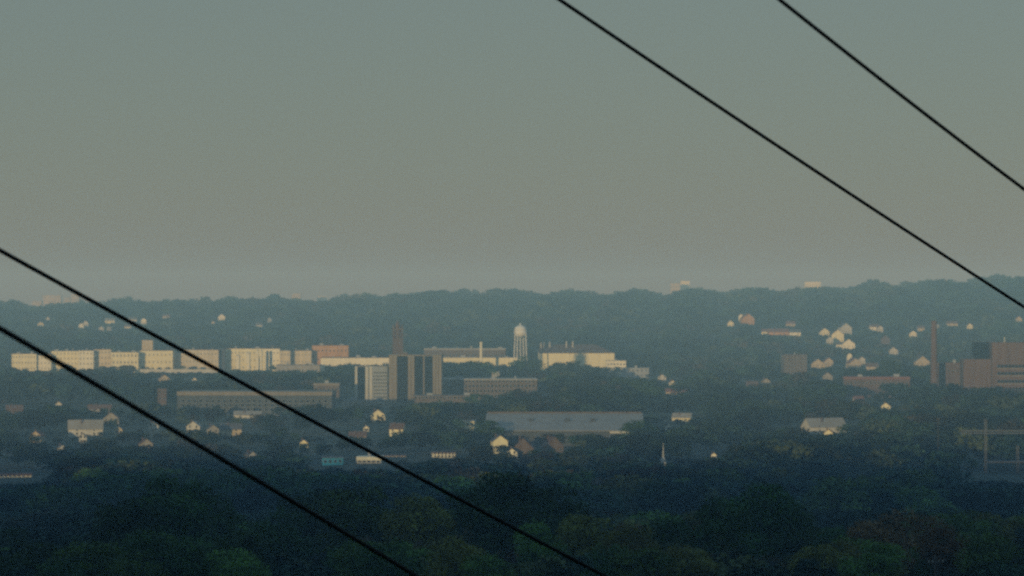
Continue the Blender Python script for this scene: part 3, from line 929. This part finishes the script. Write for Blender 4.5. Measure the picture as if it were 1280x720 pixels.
def brick_office():
    D = 2950.0
    m = D / F
    X0, X1 = 1240, 1345
    cx = wx((X0 + X1) / 2, D)
    w = (X1 - X0) * m
    g = ghf(cx, D + 15)
    top = wz(428, D) - g
    t = thing('brick_office', 'brown brick office building with ribbon windows and dark rooftop block', 'office building', (cx, D + 15, g), math.radians(0))
    hw = w / 2
    MB().box(-hw, hw, -15, 15, -4, top - 0.6).build('wall', M['dull_brick'], t)
    MB().box(-hw - 0.2, hw + 0.2, -15.2, 15.2, top - 0.6, top).build('roof', M['dull_brick'], t)
    X = lambda p: (p - (X0 + X1) / 2) * m
    for py in (455.5, 464.5, 474.5, 484):
        z = wz(py, D) - g
        wb = MB().box(X(1246.5), X(1343), -15.2, -15.01, z - 3.4, z).build('window_band', M['glass'], t)
        MB().box(X(1246), X(1343.5), -15.5, -15.02, z - 4.2, z - 3.41).build('sill', M['tan_concrete'], wb)
        mu = MB()
        xa, xb, ny = X(1246.5), X(1343), 22
        pts, fs = [], []
        for k in range(ny + 1):
            xx = xa + (xb - xa) * k / ny
            for zz in (z - 3.4, z - 3.1, z - 0.3, z):
                pts += [(xx - 0.25, -15.3, zz), (xx + 0.25, -15.3, zz)]
        for k in range(ny + 1):
            for j in range(3):
                i0 = k * 8 + j * 2
                fs.append((i0, i0 + 1, i0 + 3, i0 + 2))
            if k < ny:
                for j in (0, 2):
                    i0 = k * 8 + j * 2
                    fs.append((i0 + 1, i0 + 8, i0 + 10, i0 + 3))
        mu._add(pts, fs)
        mu.build('glazing_frame', M['dull_brick'], wb)
    z1 = wz(449, D) - g
    MB().box(X(1205), X(1239.6), -12, 12, -4, z1).build('side_wing', M['dull_brick'], t)
    MB().box(X(1219), X(1235), -9, 8, z1 + 0.01, wz(427.5, D) - g).build('rooftop_block', M['glass'], t)
    MB().lathe([(0.35, top), (0.25, top + 4.5), (0.05, top + 5.2)], 8, c=(X(1257.5), -6)).build('mast', M['white'], t)
    clear(1240, 1290, 428, 490, D)
    clear(1217, 1240, 427, 452, D)


brick_office()


def gantry():
    D = 1800.0
    m = D / F
    x = wx(1250, D)
    g = ghf(x, D)
    t = thing('steel_gantry', 'pale steel gantry frame with stacked white decks among dark trees', 'gantry', (x, D, g), math.radians(0))
    X = lambda p: (p - 1250) * m
    Z = lambda p: wz(p, D) - g
    for px, pt in ((1232, 524), (1272, 557), (1302, 530)):
        for dy in (-3, 3):
            MB().box(X(px) - 0.22, X(px) + 0.22, dy - 0.22, dy + 0.22, -2, Z(pt)).build('post', M['gantry_steel'], t)
    b = MB()
    for dy in (-3.6, 3.6):
        b.box(X(1200), X(1310), dy - 0.15, dy + 0.15, Z(542.0), Z(541.2))
    b.box(X(1200), X(1310), -3.3, 3.3, Z(541.9), Z(541.4))
    n = 24
    for dy in (-3.6, 3.6):
        b.box(X(1200), X(1310), dy - 0.15, dy + 0.15, Z(538.6), Z(538.0))
        for k in range(n):
            xa, xb = X(1200) + (X(1310) - X(1200)) * k / n, X(1200) + (X(1310) - X(1200)) * (k + 1) / n
            b.tube([(xa, dy, Z(540.9) if k % 2 else Z(538.3)), (xb, dy, Z(538.3) if k % 2 else Z(540.9))], 0.09, 5)
    b.build('top_beam', M['gantry_steel'], t)
    MB().box(X(1234), X(1310), -4, 4, Z(578), Z(576.4)).build('deck', M['gantry_steel'], t)
    MB().box(X(1238), X(1310), -4.6, 4.6, Z(596), Z(593.5)).build('deck', M['white'], t)
    MB().box(X(1229), X(1308), -6, 5, -2, Z(599)).build('base_shed', M['white'], t)
    rb = MB()
    for k in range(14):
        xx = X(1230) + k * 2.4
        rb.box(xx - 0.06, xx + 0.06, -5.9, -5.78, Z(600.5), Z(598))
    rb.box(X(1230), X(1230) + 32, -5.93, -5.75, Z(598.2), Z(597.8))
    rb.build('railing', M['white'], t)
    clear(1226, 1285, 524, 608, D)
    clear(1200, 1285, 538, 544, D)


gantry()


def pole(name, label, px, ptop, D, arm=True, vis=720):
    x = wx(px, D)
    g = ghf(x, D)
    h = wz(ptop, D) - g
    t = thing(name, label, 'utility pole', (x, D, g), math.radians(25))
    MB().lathe([(0.17, -1.5), (0.11, h)], 10).build('post', M['wood'], t)
    if arm:
        ca = MB().box(-1.2, 1.2, -0.19, -0.12, h - 1.0, h - 0.85).build('crossarm', M['wood'], t)
        for xx in (-1.05, -0.5, 0.5, 1.05):
            MB().lathe([(0.05, h - 0.85), (0.07, h - 0.72), (0.03, h - 0.62)], 8, c=(xx, -0.155)).build('insulator', M['offwhite'], ca)
    clear(px - 3, px + 3, ptop, vis, D)


pole('utility_pole', 'wooden utility pole with crossarm rising among rusty trees on the near slope', 1169, 694, 410)
pole('utility_pole', 'faint tall pole standing beside the pale steel gantry beam', 1172.5, 522, 1790, True, 541)

# --- hazy blocks beyond the ridge ------------------------------------------------------
FAR = 'hazy pale blocks beyond the ridge'
for px0, px1, pt, D, wl_, lab in (
    (40, 52, 376, 9000, 'pale_brick', 'hazy lower orange block beyond the ridge over the white row end'),
    (54, 76, 369, 9200, 'pale_brick', 'hazy broad orange block on the skyline beyond the ridge'),
    (80, 88, 372, 9400, 'pale_brick', 'hazy narrow tan block beyond the ridge beside the broad orange one'),
    (89, 99, 367, 9100, 'pale_brick', 'hazy tall orange block on the skyline right above the middle cable'),
    (365, 376, 367, 9300, 'pale_brick', 'hazy square tan block on the skyline over the orange brick block'),
    (396, 408, 370, 9500, 'offwhite', 'hazy faint block on the skyline past the square tan one'),
    (838, 850, 354, 9200, 'pale_brick', 'hazy yellowish block on the skyline past the cream hall'),
    (851, 862, 351, 9300, 'cream', 'hazy taller yellowish block on the skyline past the cream hall'),
    (1006, 1026, 352, 9300, 'cream', 'hazy wide pale block on the skyline above the orange mansion'),
):
    r_, hw_, hd_, top_ = block('skyline_block', lab, 'apartment building', px0, px1, pt, pt + 8, D, 25, wl_, 'grey_roof', 6, 5, 2.0, 2.2, 0, FAR, 1, side=False)

# ------------------------------------------------------------------ cables
def cable(label, pts, diam):
    P = [Vector((wx(px, D), D, wz(py, D))) for px, py, D in pts]
    tm = (P[1] - P[0]).length / ((P[1] - P[0]).length + (P[2] - P[1]).length)
    T = (0.0, tm, 1.0)

    def at(t):
        r = Vector((0, 0, 0))
        for i in range(3):
            k = 1.0
            for j in range(3):
                if j != i:
                    k *= (t - T[j]) / (T[i] - T[j])
            r += P[i] * k
        return r
    b = MB().tube([at(-1.6 + 4.4 * k / 110) for k in range(111)], diam / 2, 10)
    o = b.build('power_cable', M['cable'], None, smooth=True)
    tag(o, label, 'cable', 'black overhead cables crossing the view')


cable('black cable running past the water tower hillside from skyline over the white row', [(0, 313, 18), (320, 488, 20.2), (756, 720, 23)], 0.0255)
cable('thickest black cable, lowest of the four, crossing the white row end', [(0, 410.5, 15), (233, 547.5, 17.2), (520, 720, 20)], 0.0275)
cable('black cable crossing most of the open sky down to the far ridge', [(700, 0, 19), (985, 191, 21.2), (1282, 385, 24)], 0.0235)
cable('short topmost black cable cutting the upper sky corner', [(975, 0, 18), (1130, 122, 19.4), (1282, 238, 21)], 0.0240)


# ------------------------------------------------------------------ trees
def crown_arrays(n, size, seed, lobes, spread=1.0):
    """leaf-clump quads of a unit tree (height 1): arrays of quad corners (n,4,3)"""
    g = np.random.default_rng(seed)
    c = []
    for k in range(lobes):
        a = g.uniform(0, 2 * math.pi)
        z = 0.34 + 0.52 * g.random() ** 0.85
        env = 0.36 * math.sin(math.pi * min(1.0, max(0.02, (z - 0.12) / 0.95))) ** 0.7
        r = env * g.uniform(0.45, 1.0)
        c.append((r * math.cos(a) * spread, r * math.sin(a) * spread, z, g.uniform(0.085, 0.165)))
    c.append((0.02, 0.0, 0.84, 0.14))
    c.append((0.0, 0.02, 0.62, 0.20))
    c = np.array(c)
    w = c[:, 3] ** 2
    idx = g.choice(len(c), n, p=w / w.sum())
    d = g.normal(size=(n, 3))
    d /= np.linalg.norm(d, axis=1, keepdims=True)
    d[:, 2] = np.abs(d[:, 2]) * np.where(g.random(n) < 0.78, 1, -1)
    rad = c[idx, 3] * (0.55 + 0.5 * g.random(n) ** 0.6) * np.where(g.random(n) < 0.08, 1.25, 1)
    p = c[idx, :3] + d * rad[:, None] * np.array([1.1, 1.1, 0.85])
    nrm = d + g.normal(scale=0.55, size=(n, 3))
    nrm /= np.linalg.norm(nrm, axis=1, keepdims=True)
    t = np.cross(nrm, g.normal(size=(n, 3)))
    t /= np.linalg.norm(t, axis=1, keepdims=True) + 1e-9
    b = np.cross(nrm, t)
    s = size * g.uniform(0.6, 1.4, n)[:, None]
    s2 = s * g.uniform(0.5, 1.0, n)[:, None]
    q = np.stack([p - t * s, p - b * s2, p + t * s, p + b * s2], 1)
    return q


def quads_mesh(name, q):
    n = len(q)
    me = bpy.data.meshes.new(name)
    me.vertices.add(n * 4)
    me.vertices.foreach_set('co', q.reshape(-1).astype(np.float32))
    me.loops.add(n * 4)
    me.loops.foreach_set('vertex_index', np.arange(n * 4, dtype=np.int32))
    me.polygons.add(n)
    me.polygons.foreach_set('loop_start', np.arange(0, n * 4, 4, dtype=np.int32))
    me.polygons.foreach_set('loop_total', np.full(n, 4, dtype=np.int32))
    me.update(calc_edges=True)
    return me


def trunk_mesh(seed):
    g = random.Random(seed)
    b = MB()
    b.tube([(0, 0, -0.08), (0.005, 0.003, 0.12), (0.012, -0.006, 0.34), (0.0, 0.01, 0.62), (0.01, 0.0, 0.82)], [0.030, 0.022, 0.017, 0.009, 0.003], 8)
    for k in range(6):
        a = k * 2.1 + g.random()
        z = 0.24 + 0.07 * k
        L = 0.24 - 0.02 * k
        b.tube([(0.01, 0, z), (math.cos(a) * L * 0.5, math.sin(a) * L * 0.5, z + 0.07), (math.cos(a) * L, math.sin(a) * L, z + 0.16)], [0.011, 0.007, 0.002], 6)
    return b.mesh('trunk', M['bark'])


NEAR = [quads_mesh('crown', crown_arrays(7000, 0.0135, 100 + k, 26 + 4 * k)) for k in range(6)]
MID = [quads_mesh('crown', crown_arrays(1900, 0.024, 200 + k, 20 + 2 * k)) for k in range(5)]
TRK = [trunk_mesh(k) for k in range(4)]
for me in NEAR + MID:
    me.materials.append(LEAF['dark green'])
FARP = [crown_arrays(150, 0.075, 300 + k, 9 + k, 1.05) for k in range(8)]
FARM = [crown_arrays(420, 0.046, 400 + k, 14 + k, 1.05) for k in range(6)]

count_trees = 0


def place_tree(x, y, h, wide, kind, label, group, near, name='broadleaf_tree'):
    global count_trees
    k = count_trees
    count_trees += 1
    t = thing(name, label, 'tree', (x, y, ghf(x, y) - 0.2), rng.uniform(0, 6.28), group)
    t.scale = (h * wide, h * wide, h)
    lib = NEAR if near else MID
    c = put('crown', lib[k % len(lib)], t)
    c.material_slots[0].link = 'OBJECT'
    c.material_slots[0].material = LEAF[kind]
    put('trunk', TRK[k % len(TRK)], t)


# front crowns, measured on the photograph: px, top py, width px, distance, leaf kind, label
FRONT = [
    (207, 591, 105, 500, 'dark green', 'tall dark tree whose ragged crown stands clear under the lower cable'),
    (158, 622, 80, 470, 'dark green', 'dark tree leaning on the tall ragged one at its outer side'),
    (262, 616, 84, 530, 'dark green', 'dark tree filling the inner side of the tall ragged one'),
    (640, 588, 110, 500, 'dark green', 'tallest dark domed tree below the gabled houses'),
    (595, 611, 76, 520, 'dark green', 'dark tree crossed by the middle cable beside the tallest domed one'),
    (694, 603, 74, 540, 'dark green', 'dark tree at the outer shoulder of the tallest domed one'),
    (946, 599, 96, 500, 'dark green', 'dark domed tree standing clear beneath the tiny white hut'),
    (903, 622, 68, 470, 'dark green', 'lower dark tree on the spire side of the clear domed one'),
    (990, 634, 70, 520, 'dark green', 'lower dark tree on the far side of the clear domed one'),
    (448, 607, 100, 540, 'mid green', 'broad mid green tree between the two lower cables'),
    (392, 612, 84, 580, 'dark green', 'dark tree touching the lower cable beside the broad mid green one'),
    (352, 634, 74, 520, 'dark green', 'shorter dark tree beneath the lower cable next to a broad pair'),
    (522, 616, 86, 500, 'olive green', 'olive tree cut through by the middle cable'),
    (730, 642, 84, 445, 'olive green', 'olive yellow rounded tree before the tallest dark domed one'),
    (786, 652, 66, 430, 'olive green', 'small olive tree beyond the olive yellow rounded one'),
    (676, 652, 60, 440, 'mid green', 'mid green tree just over the end of the middle cable'),
    (848, 648, 80, 470, 'dark green', 'dark low tree between the small olive and the clear domed trees'),
    (1132, 636, 104, 480, 'rusty brown', 'wide rusty brown tree on the near slope'),
    (1186, 656, 66, 440, 'rusty brown', 'smaller rusty tree beside the wooden utility pole'),
    (1082, 652, 64, 470, 'rusty brown', 'rusty tree on the far flank of the wide rusty one'),
    (1238, 664, 78, 410, 'mid green', 'green tree with yellowish top past the utility pole'),
    (1046, 660, 66, 500, 'dark green', 'dark tree next to the rusty group'),
    (116, 676, 84, 400, 'mid green', 'bright green low tree under the dark leaning one'),
    (170, 686, 66, 390, 'mid green', 'smaller bright green tree at the foot of the tall ragged one'),
    (42, 676, 84, 420, 'dark green', 'dark tree in the lowest corner beside the bright green low tree'),
    (300, 664, 70, 430, 'dark green', 'dark tree in the hollow between the tall ragged one and the cable'),
]
for px, pt, wpx, D, kind, lab in FRONT:
    x = wx(px, D)
    g = ghf(x, D)
    h = wz(pt - 5, D) - g
    wide = (1.3 * wpx / F * D) / (0.92 * h)
    place_tree(x, D, h, wide, kind, lab, 'trees standing out on the near slope', True)

# scatter over the slope, the valley floor and the ridge
cand = []


SX, SY, TAN = math.sin(az), math.cos(az), math.tan(el)


def fits(x, y, h, r):
    """tallest tree allowed here without covering a building the photograph shows"""
    px = 640 + x / y * F
    rp = r / y * F
    g = ghf(x, y)
    for a, b, t, bt, D, occ in CLEAR:
        wide = 75 if b - a > 100 else 34
        if D - 4 < y < D + wide and a - 3 < px < b + 3:
            return 0.0                      # inside the footprint
        dx, dy = x - wx((a + b) / 2, D), y - D
        along = dx * SX - dy * SY           # towards the sun
        if 0 < along < 500 and D < 7000:
            across = abs(dx * SY + dy * SX)
            if across < (b - a) / 2 / F * D + r * 0.7:
                h = min(h, wz(bt - 1.5, D) + along * TAN - g)
        if y < D + 40 and a - rp < px < b + rp:
            zmax = wz(bt - rng.random() ** (2 if occ < 0.6 else 0.9) * min(11.0, occ * (bt - t)), y)
            ztop = g + h
            if ztop > zmax and wz(t - 2, y) > g:
                h = min(h, zmax - g)
    return h


def clump(x, y):
    return math.sin(x / 38.0 + 1.7 * math.sin(y / 83.0)) * math.sin(y / 55.0 + 1.3 * math.sin(x / 61.0))


def scatter(y0, y1, sp, hmin, hmax, half=0.172, keep=1.0, edge=25, xr=None):
    y = y0
    while y < y1:
        xm = y * half + edge
        xa, xb = (-xm, xm) if xr is None else xr
        x = xa + rng.random() * sp
        while x < xb:
            q = clump(x, y)
            if rng.random() < keep * (1.0 if y < 1400 or y > 4200 else 0.72 + 0.45 * q):
                cand.append([x + rng.uniform(-0.35, 0.35) * sp, y + rng.uniform(-0.4, 0.4) * sp, (hmin + (hmax - hmin) * min(1, max(0, 0.5 + 0.42 * clump(x * 1.3, y * 0.8) + rng.uniform(-0.4, 0.4))))])
            x += sp * rng.uniform(0.8, 1.25)
        y += sp * 0.9


scatter(395, 560, 11, 8, 12)
scatter(560, 900, 14, 12, 18)
scatter(900, 1500, 17, 13, 25)
scatter(1500, 2300, 21, 11, 27)
scatter(2300, 3300, 23, 11, 28)
scatter(3300, 4300, 20, 8, 22)
scatter(4300, 7100, 21, 10, 26)
LUMPS = [
    (658, 443, 42, 3600, 'dark tree of the clump hiding the feet of the water tower'),
    (603, 447, 30, 3500, 'dark tree of the clump under the short white chimney'),
    (714, 476, 52, 2900, 'dark tree of the big clump standing over the warehouse roof'),
    (790, 471, 84, 2800, 'dark tree of the wide clump before the pale grey shed'),
    (716, 449, 56, 3500, 'dark tree of the clump before the cream hall wall'),
    (435, 508, 60, 2500, 'dark tree of the round clump at the grey finned building foot'),
    (524, 507, 56, 2500, 'dark tree of the clump at the foot of the tan office tower'),
    (560, 521, 60, 2300, 'dark tree of the clump between the cream house and the box-like house'),
    (1110, 446, 30, 3300, 'dark tree of the round clump beside the brick chimney houses'),
    (640, 486, 28, 2780, 'dark tree of the small clump before the brick mill end'),
    (600, 489, 44, 2740, 'dark tree of the clump before the brick mill middle'),
    (470, 456, 16, 3500, 'dark tree peeping above the grey finned building'),
    (90, 508, 60, 2650, 'dark tree of the clump behind the pale grey roofed hall'),
    (55, 528, 50, 2420, 'dark tree of the clump beside the pale grey roofed hall'),
    (150, 480, 90, 3200, 'dark tree of the long clump between white row and factory end tower'),
    (330, 462, 90, 3500, 'dark tree of the belt just under the white row and silos'),
    (320, 475, 80, 3100, 'dark tree of the belt just behind the long brick factory'),
    (880, 470, 90, 3100, 'dark tree of the belt past the orange brown bungalow'),
    (930, 504, 100, 2500, 'dark tree of the broad clump between warehouse and lilac roof'),
    (880, 540, 120, 2100, 'dark tree of the broad clump behind the white steeple'),
    (745, 543, 100, 2060, 'dark tree of the clump along the warehouse front'),
    (610, 523, 24, 2085, 'dark tree of the pair at the near end of the warehouse'),
    (800, 521, 44, 2085, 'dark tree of the clump covering the far end of the warehouse'),
    (700, 560, 50, 1850, 'dark tree of the clump next to the brown gabled houses'),
    (668, 561, 34, 1860, 'dark tree standing between the two brown gabled houses'),
    (1090, 524, 110, 2200, 'dark tree of the broad clump past the lilac grey roof'),
    (1000, 549, 130, 1900, 'dark tree of the broad clump below the lilac grey roof'),
    (1150, 540, 90, 1950, 'dark tree of the clump beside the pale steel gantry'),
    (1225, 500, 70, 2500, 'dark tree of the belt along the brick office foot'),
    (260, 553, 90, 2000, 'dark tree of the clump between the two lower cables'),
    (350, 543, 70, 2150, 'dark tree of the clump just under the middle cable'),
    (30, 545, 60, 2150, 'dark tree of the clump behind the long white terrace'),
    (100, 556, 70, 2000, 'dark tree of the clump just past the long white terrace'),
]
LUMP_TREES = []
for px, pt, wpx, D, lab in LUMPS:
    n = max(1, round(wpx / F * D / 15))
    for i in range(n):
        q = (i + 0.5) / n
        p_ = px + (q - 0.5) * wpx * 0.82
        D_ = D + rng.uniform(-22, 22)
        hh = wz(pt, D_) - ghf(wx(p_, D_), D_)
        LUMP_TREES.append((wx(p_, D_), D_, max(9, min(34, hh * (1 - 0.5 * (2 * q - 1) ** 2 * rng.uniform(0.3, 1)))), lab))
placed = []
for x, y, h in cand:
    u = 640 + x / y * F
    if y < 560:
        # the low edge of the near wood: keep its tops near the foot of the photograph
        lim = wz(682 + 18 * math.sin(u / 47.0) + 9 * math.sin(u / 19.0), y) - ghf(x, y)
        h = min(h, lim)
    elif y < 1000:
        lim = wz(650 + 16 * math.sin(u / 53.0 + y / 90.0), y) - ghf(x, y)
        h = min(h, lim)
    if y > 4300:
        h *= 0.95 + 0.5 * math.sin(x / 63.0 + y / 133.0) * math.sin(x / 29.0 - y / 90.0 + 2.0)
    h2 = fits(x, y, h, 0.68 * h)
    if h2 < 1.1:
        continue
    placed.append((x, y, h2))

occupied = [(wx(px, D), D, wpx / F * D * 0.4) for px, pt, wpx, D, k, l in FRONT]
placed = [p for p in placed if not any(abs(p[0] - a) < r and abs(p[1] - b) < r for a, b, r in occupied)]
placed.sort(key=lambda p: -p[2] / p[1])


def kind_at(x, y):
    if y > 4200:
        v = 1.5 * math.sin(x / 140.0 + 1.0) * math.sin(y / 260.0) + 0.9 * math.sin((x + y) / 83.0) + rng.uniform(-1.6, 1.8)
    else:
        v = math.sin(x / 37.0 + 1.0) + math.sin(y / 61.0) + math.sin((x + y) / 83.0) + rng.uniform(-1.6, 1.6)
    if v > 2.2:
        return 'rusty brown'
    if v > 1.1:
        return 'olive green'
    return 'mid green' if v > -0.6 else 'dark green'


SINGLE = 170
n_single = 0
rest = []
for x, y, h, lab in LUMP_TREES:
    place_tree(x, y, h, rng.uniform(1.0, 1.35) * min(1.0, 22.0 / h), 'dark green', lab, lab.replace('dark tree', 'dark trees').replace(' of the ', ' in the '), False)
for x, y, h in placed:
    u = 640 + x / y * F
    if n_single < SINGLE and -20 < u < 1300 and y < 1500:
        k = kind_at(x, y)
        if y < 560:
            lab, grp = f'low {k} tree along the lowest edge of the near wood', f'low {k} trees along the lowest edge'
        else:
            lab, grp = f'{k} tree in the hazier wood behind the front crowns', f'{k} trees behind the front crowns'
        place_tree(x, y, h, rng.uniform(0.95, 1.25), k, lab, grp, y < 620)
        n_single += 1
    else:
        rest.append((x, y, h))

# crest of the hill behind the viewer
for i in range(900):
    rest.append((rng.uniform(-2600, 1600), rng.uniform(-420, -130), rng.uniform(11, 18)))

COL = {'dark green': (0.010, 0.023, 0.016), 'mid green': (0.017, 0.036, 0.019), 'olive green': (0.036, 0.046, 0.018), 'rusty brown': (0.040, 0.032, 0.019)}  # same kinds darker than LEAF: shade put into the sunlit woodland's leaf colour


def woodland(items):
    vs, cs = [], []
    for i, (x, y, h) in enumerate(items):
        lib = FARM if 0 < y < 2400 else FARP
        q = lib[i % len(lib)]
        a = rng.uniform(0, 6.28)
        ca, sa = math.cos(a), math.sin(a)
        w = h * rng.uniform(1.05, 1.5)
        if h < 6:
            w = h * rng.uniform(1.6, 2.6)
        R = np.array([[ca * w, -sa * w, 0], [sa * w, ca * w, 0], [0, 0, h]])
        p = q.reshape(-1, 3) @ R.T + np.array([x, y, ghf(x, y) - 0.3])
        c = np.array(COL[kind_at(x, y)]) * math.exp(min(0.6, rng.gauss(0.0, 0.65))) * (1.15 if y > 4300 else 1.0)  # ridge leaves tinted lighter, painted as if more sunlit
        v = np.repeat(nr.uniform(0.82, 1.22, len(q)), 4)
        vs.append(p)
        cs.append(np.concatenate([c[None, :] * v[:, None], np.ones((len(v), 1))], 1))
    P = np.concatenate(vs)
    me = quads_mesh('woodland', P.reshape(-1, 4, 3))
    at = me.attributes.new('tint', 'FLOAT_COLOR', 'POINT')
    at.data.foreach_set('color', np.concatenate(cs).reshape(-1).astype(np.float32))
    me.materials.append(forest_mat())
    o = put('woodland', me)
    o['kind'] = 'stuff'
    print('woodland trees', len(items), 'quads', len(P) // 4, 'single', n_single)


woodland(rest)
